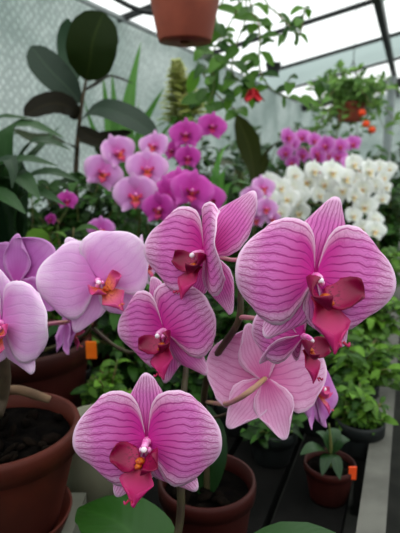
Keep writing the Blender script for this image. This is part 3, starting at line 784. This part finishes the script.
bush('bright small leaved low bush between the nearest rim bush and the tiny red pot', 358, .74, 376, 56, 'bushA', .022, 420, seed=41, shoots=28)
bush('mid green bushy plant directly behind the tiny red pot', 316, .80, 372, 70, 'bushB', .024, 320, seed=2, shoots=22)
bush('leafy plant with yellowish tips along the rim, behind the nearest bright bush', 364, 1.06, 282, 86, 'bushA', .032, 600, seed=3, shoots=34)
bush('green bush along the rim right below the drooping white spike', 378, 1.4, 240, 80, 'bushA', .04, 520, seed=24, shoots=30)
bush('green bush tucked behind the paler half hidden flower', 322, .98, 300, 80, 'bushB', .03, 420, seed=25, shoots=26)
bush('small leaved green plant seen between the lavender bloom and the lowest veined bloom', 112, .74, 345, 64, 'bushA', .022, 480, seed=4, shoots=28)
bush('dark small leaved plant behind the veined spike, under the back-facing bloom', 236, .80, 330, 84, 'bushB', .026, 420, seed=5, shoots=28)
bush('green plant seen between the left-turned veined bloom and the largest bloom', 236, 1.02, 250, 90, 'bushB', .03, 560, seed=6, shoots=30)
bush('low dark plant beneath the back-facing bloom, on the slats', 272, .72, 412, 70, 'bushB', .026, 220, seed=7, shoots=18)
bush('bright leaved plant around the single small pink bloom', 72, .912, 210, 66, 'bushA', .036, 260, seed=8, lw=.6, shoots=18)
bush('dark leaved plant behind the lavender blooms', 40, 1.14, 186, 110, 'bushB', .036, 560, seed=9, shoots=30)
bush('dark green plant filling the gap under the five-bloomed pale orchid', 134, .86, 236, 90, 'bushB', .032, 480, seed=10, shoots=26)
bush('green plant with tangled leaves behind the magenta orchids', 226, 1.4, 132, 90, 'bushB', .04, 640, seed=11, shoots=34)
bush('dark plant behind the pale five-bloomed orchid', 126, 1.3, 146, 130, 'bushB', .045, 900, seed=12, shoots=30)
bush('greyish leaved plant below the white orchids', 300, 1.25, 225, 120, 'bushC', .034, 560, seed=13, shoots=30)
bush('green plant below the white orchids, left of the bush along the rim', 342, 1.26, 228, 80, 'bushB', .034, 420, seed=14, shoots=24)
bush('dark plant between the broad olive leaf and the white orchids', 270, 1.85, 142, 110, 'bushB', .05, 620, seed=15, shoots=34)
bush('greyish plant in front of the hazy far end of the left wall', 262, 2.45, 112, 130, 'bushC', .06, 620, seed=16, shoots=34)
bush('dark plant below the hanging basket, behind the lilac orchids', 350, 2.3, 128, 120, 'bushB', .06, 620, seed=17, shoots=34)
bush('tall greyish plant at the far end of the bench beside the grey post', 318, 3.2, 114, 110, 'bushC', .08, 620, seed=18, shoots=34)
bush('tall dark floor plant past the bench end behind the grey post', 396, 5.3, 120, 90, 'bushB', .16, 620, seed=19, shoots=34, floor=True, pot=(.16, .3), name='floor_plant')
bush('dark leafy plant just right of the drooping white spike', 388, 1.95, 170, 60, 'bushB', .045, 520, seed=20, shoots=28)
bush('dark plant behind the strap-leaved one at the picture edge', -2, 1.2, 150, 110, 'bushB', .05, 700, seed=21, shoots=26)
bush('low green plant under the middle veined bloom', 176, .84, 350, 70, 'bushB', .026, 420, seed=22, shoots=26)
bush('green plant under the rubber plant, behind the single small pink bloom', 84, 1.2, 158, 110, 'bushB', .042, 900, seed=23, shoots=30)
bush('dark plant behind the tangled green one, below the trailing vine', 196, 1.92, 124, 90, 'bushB', .05, 460, seed=26, shoots=28)
bush('dark green plant low behind the pale five-bloomed orchid and the overlapping magenta blooms', 157, 1.25, 186, 110, 'bushB', .036, 420, seed=27, shoots=26)

# ================================================================== HANGING THINGS
def hook(b, p, l=None):
    """three wires joining, then one wire up to the roof"""
# hanging terracotta pot
cb = P(185, 42, 1.02)
HP = thing('hanging_pot', cb, 'terracotta pot hanging from the roof at the top of the picture', 'hanging pot')
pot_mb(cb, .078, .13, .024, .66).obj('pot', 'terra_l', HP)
soil_mb(cb, .068, .11, 0, 2).obj('potting_mix', ['soil', 'bark'], HP)
def roof_at(p): return roofz(p.dot(LR)) - .002
b = MB(); topz = roof_at(cb); ap = cb + V((0, 0, .13 + .13))
for a in (.3, 2.4, 4.5):
    b.tube([cb + V((.076 * math.cos(a), .076 * math.sin(a), .128)), ap], .0014, 6, 0, False)
b.tube([ap, V((cb.x, cb.y, topz))], .0016, 6, 0, False); b.obj('wire_hanger', 'wire', HP)
b = MB(); rg = random.Random(4)
for k in range(40):
    a = rg.random() * 6.28; o0 = cb + V((.05 * math.cos(a) * rg.random(), .05 * math.sin(a) * rg.random(), .112)); dv = V((math.cos(a), math.sin(a), .9)); L = rg.uniform(.05, .09)
    b.blade([o0, o0 + dv * L * .5, o0 + dv * L], .014, LEAF, nu=6, nv=4)
b.obj('foliage', 'vine', HP)
# black hose along the eave
b = MB(); b.tube([P(92, -14, 1.34), P(118, 0, 1.32), P(134, 8, 1.30), P(152, 13, 1.29), P(190, 14, 1.3), P(212, -4, 1.32), P(214, -60, 1.34), V((P(214, -60, 1.34).x, P(214, -60, 1.34).y, roof_at(P(214, -60, 1.34))))], .0065, 10)
q = P(92, -14, 1.34); b.tube([q, P(80, -40, 1.34), V((P(80, -40, 1.34).x, P(80, -40, 1.34).y, roof_at(P(80, -40, 1.34))))], .0065, 10)
tag(b.obj('hose', 'dark'), 'black hose sagging from the roof behind the hanging terracotta pot', 'hose')

# trailing vine with red flower
DV = 1.35
top = P(246, -30, DV)
Vn = thing('trailing_vine', V((top.x, top.y, roof_at(top))), 'green trailing vine with one red flower hanging below the bright roof', 'vine')
z0 = V((top.x, top.y, roof_at(top)))
lines = [[z0, P(250, 0, 1.34), P(258, 20, 1.32), P(260, 40, 1.32), P(259, 58, 1.33), P(262, 76, 1.33), P(275, 92, 1.36), P(296, 100, 1.42), P(322, 104, 1.5)],
         [z0, P(240, -5, 1.36), P(226, 30, 1.36), P(212, 55, 1.34), P(214, 85, 1.34), P(208, 105, 1.33)],
         [z0, P(246, 10, 1.4), P(236, 45, 1.38), P(232, 72, 1.36), P(245, 84, 1.34), P(253, 88, 1.33)],
         [z0, P(262, -10, 1.36), P(278, 14, 1.34), P(290, 26, 1.33), P(300, 34, 1.32), P(304, 12, 1.31), P(307, 6, 1.31)],
         [z0, P(228, -12, 1.4), P(208, 20, 1.4), P(196, 50, 1.38), P(204, 75, 1.36), P(222, 100, 1.35), P(240, 112, 1.35)]]
b = MB()
for ln in lines: b.tube(ln, .0022, 6)
b.obj('stem', 'stemg', Vn)
b = MB(); rg = random.Random(12)
def vleaf(x, y, dx, dy, w, d=DV):
    o0 = P(x, y, d); e = P(x + dx, y + dy, d - rg.uniform(0, .05)); m_ = o0.lerp(e, .5) + V((0, -.008, .01))
    b.blade([o0, m_, e], w, LEAF, V((rg.uniform(-.5, .5), -1, rg.uniform(-.1, .9))), .2, 0, 8, 4)
for ln in lines:
    pts, _ = smooth(ln[1:], 1, 6)
    for k in range(0, len(pts), 2):
        for _r in range(1 if ln is not lines[3] or k % 4 else 0):
            o0 = pts[k]; a = rg.random() * 6.28; dv = V((math.cos(a), math.sin(a) * .6 - .2, rg.uniform(-.9, .3))).normalized(); L = rg.uniform(.035, .066) * (1.3 if ln in (lines[1], lines[4]) else 1)
            b.blade([o0, o0 + dv * L * .5 + V((0, 0, .008)), o0 + dv * L], L * .22, LEAF, V((rg.uniform(-.4, .4), -.9, .6)), .2, 0, 7, 4)
for q in ((215, 25, 10, 14, .012), (218, 22, -8, 14, .012), (222, 38, 14, -6, .011), (258, 8, 10, 8, .012), (250, 12, -12, 6, .011), (262, 22, 8, 10, .012), (258, 30, -10, 4, .012),
          (226, 58, -18, 16, .016), (228, 62, 20, 14, .016), (216, 66, -4, 34, .015), (238, 66, 18, -6, .014), (244, 76, 8, 14, .016), (236, 82, -14, 10, .014), (206, 66, -12, 14, .012),
          (290, 82, -2, 14, .015), (286, 84, 12, -5, .013), (320, 98, -4, -18, .014), (322, 84, 5, 8, .012), (290, 28, -12, -4, .007), (290, 26, 14, -6, .007), (284, 36, -6, 12, .008), (298, 34, 6, -22, .005), (296, 36, 12, 8, .008),
          (208, 88, -12, 18, .013), (232, 96, -6, 16, .012), (222, 92, 12, 10, .012), (248, 92, -8, -10, .014), (240, 50, -16, 12, .014), (246, 58, 14, 8, .013), (204, 52, -10, 10, .012), (214, 46, 16, 8, .014), (200, 100, -10, 10, .012)):
    vleaf(*q)
b.obj('foliage', 'vine', Vn)
b = MB(); o0 = P(253, 88, 1.32)
for k in range(6):
    a = k * 1.047; dv = V((math.cos(a) * .5, math.sin(a) * .4 - .15, -.85)); b.blade([o0, o0 + dv * .024 + V((math.cos(a) * .003, 0, 0)), o0 + dv * .042 + V((math.cos(a) * .010, math.sin(a) * .008, 0))], .012, OVAL, V((math.cos(a), math.sin(a), .5)), .2, 0, 6, 4)
b.obj('flower', 'red', Vn)['label'] = 'red bell flower'
# dark seed pot on wire near (270, 70): small hanging dark pot
q = P(273, 76, 1.9)
DP = thing('hanging_pot', q, 'small dark hanging pot in the haze behind the trailing vine', 'hanging pot')
pot_mb(q, .028, .045, .01, .7).obj('pot', 'dark', DP)
b = MB(); b.tube([q + V((.026, 0, .044)), q + V((0, 0, .13))], .001, 5, 0, False); b.tube([q + V((-.026, 0, .044)), q + V((0, 0, .13))], .001, 5, 0, False)
b.tube([q + V((0, 0, .13)), V((q.x, q.y, roof_at(q)))], .001, 5, 0, False); b.obj('wire_hanger', 'wire', DP)
# hanging basket on the right
q = P(350, 122, 2.55)
HB = thing('hanging_basket', q, 'terracotta hanging basket overflowing with small green leaves, near the roof beam', 'hanging basket')
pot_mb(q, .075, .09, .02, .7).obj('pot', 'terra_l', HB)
soil_mb(q, .066, .075, 0, 2).obj('potting_mix', ['soil', 'bark'], HB)
b = MB(); ap = P(346, 62, 2.55)
ap = V((q.x, q.y, ap.z))
for a in (.5, 2.6, 4.7): b.tube([q + V((.073 * math.cos(a), .073 * math.sin(a), .088)), ap], .0022, 5, 0, False)
b.tube([ap, V((q.x, q.y, roof_at(q)))], .002, 5, 0, False); b.obj('wire_hanger', 'wire', HB)
b = MB(); s_ = MB(); rg = random.Random(21)
for k in range(84):
    a = rg.random() * 6.28; h = rg.uniform(-.16, .16); o0 = q + V((.03 * math.cos(a), .03 * math.sin(a), .08)); L = rg.uniform(.06, .24)
    e = q + V((math.cos(a) * L, math.sin(a) * L * .8, .08 + h - (L - .1) * .5)); m_ = o0.lerp(e, .5) + V((0, 0, .06))
    if m_.x > q.x - .02 and e.z < q.z + .04 and abs(e.x - q.x) < .07 and e.y < q.y: continue
    pts, rr = smooth([o0, m_, e], .0018, 6); s_.tube(pts, rr, 5, 0, False)
    for j in range(10):
        i = rg.randrange(3, len(pts)); dv = V((rg.uniform(-1, 1), rg.uniform(-1, .5), rg.uniform(-.5, .8))).normalized(); l_ = rg.uniform(.03, .06)
        b.blade([pts[i], pts[i] + dv * l_ * .5 + V((0, 0, .004)), pts[i] + dv * l_], l_ * .22, LEAF, V((0, -.7, .7)), .2, 0, 5, 2)
s_.obj('stems', 'stemg', HB); b.obj('foliage', 'basket', HB)
b = MB()
for x, y in ((366, 124), (362, 113), (372, 130)): b.ball(P(x, y, 2.38), .018, .015, .016, 0, 6, 8)
b.obj('blossom', 'tagr', HB)
# a second planter below with orange bloom
# ================================================================== LIGHT, SKY, CAMERA
W = bpy.data.worlds.new('overcast'); S.world = W; W.use_nodes = True
t = W.node_tree; t.nodes.clear()
o = t.nodes.new('ShaderNodeOutputWorld'); bg = t.nodes.new('ShaderNodeBackground')
tc = t.nodes.new('ShaderNodeTexCoord'); sx = t.nodes.new('ShaderNodeSeparateXYZ'); mr = t.nodes.new('ShaderNodeMapRange'); mixc = t.nodes.new('ShaderNodeMix'); mixc.data_type = 'RGBA'
t.links.new(tc.outputs['Generated'], sx.inputs[0]); t.links.new(sx.outputs[2], mr.inputs[0]); mr.inputs[1].default_value = -.05; mr.inputs[2].default_value = .6
t.links.new(mr.outputs[0], mixc.inputs[0]); mixc.inputs[6].default_value = (.33, .34, .335, 1); mixc.inputs[7].default_value = (.97, 1.0, .985, 1)
t.links.new(mixc.outputs[2], bg.inputs[0]); bg.inputs[1].default_value = 1.25
t.links.new(bg.outputs[0], o.inputs[0])

cam = bpy.data.cameras.new('camera'); co = bpy.data.objects.new('camera', cam); COL.objects.link(co)
co.location = CAM; co.rotation_euler = (R(90) - PITCH, 0, 0)
cam.sensor_fit = 'VERTICAL'; cam.sensor_height = 36; cam.sensor_width = 36; cam.lens = 36 * F / 533; cam.clip_start = .01
cam.dof.use_dof = True; cam.dof.focus_distance = .335; cam.dof.aperture_fstop = 12
S.camera = co
S.cycles.use_denoising = True
S.cycles.max_bounces = 10; S.cycles.transparent_max_bounces = 16
S.view_settings.view_transform = 'Standard'; S.view_settings.look = 'None'; S.view_settings.gamma = 1; S.view_settings.exposure = 0.95
S.view_settings.use_curve_mapping = False
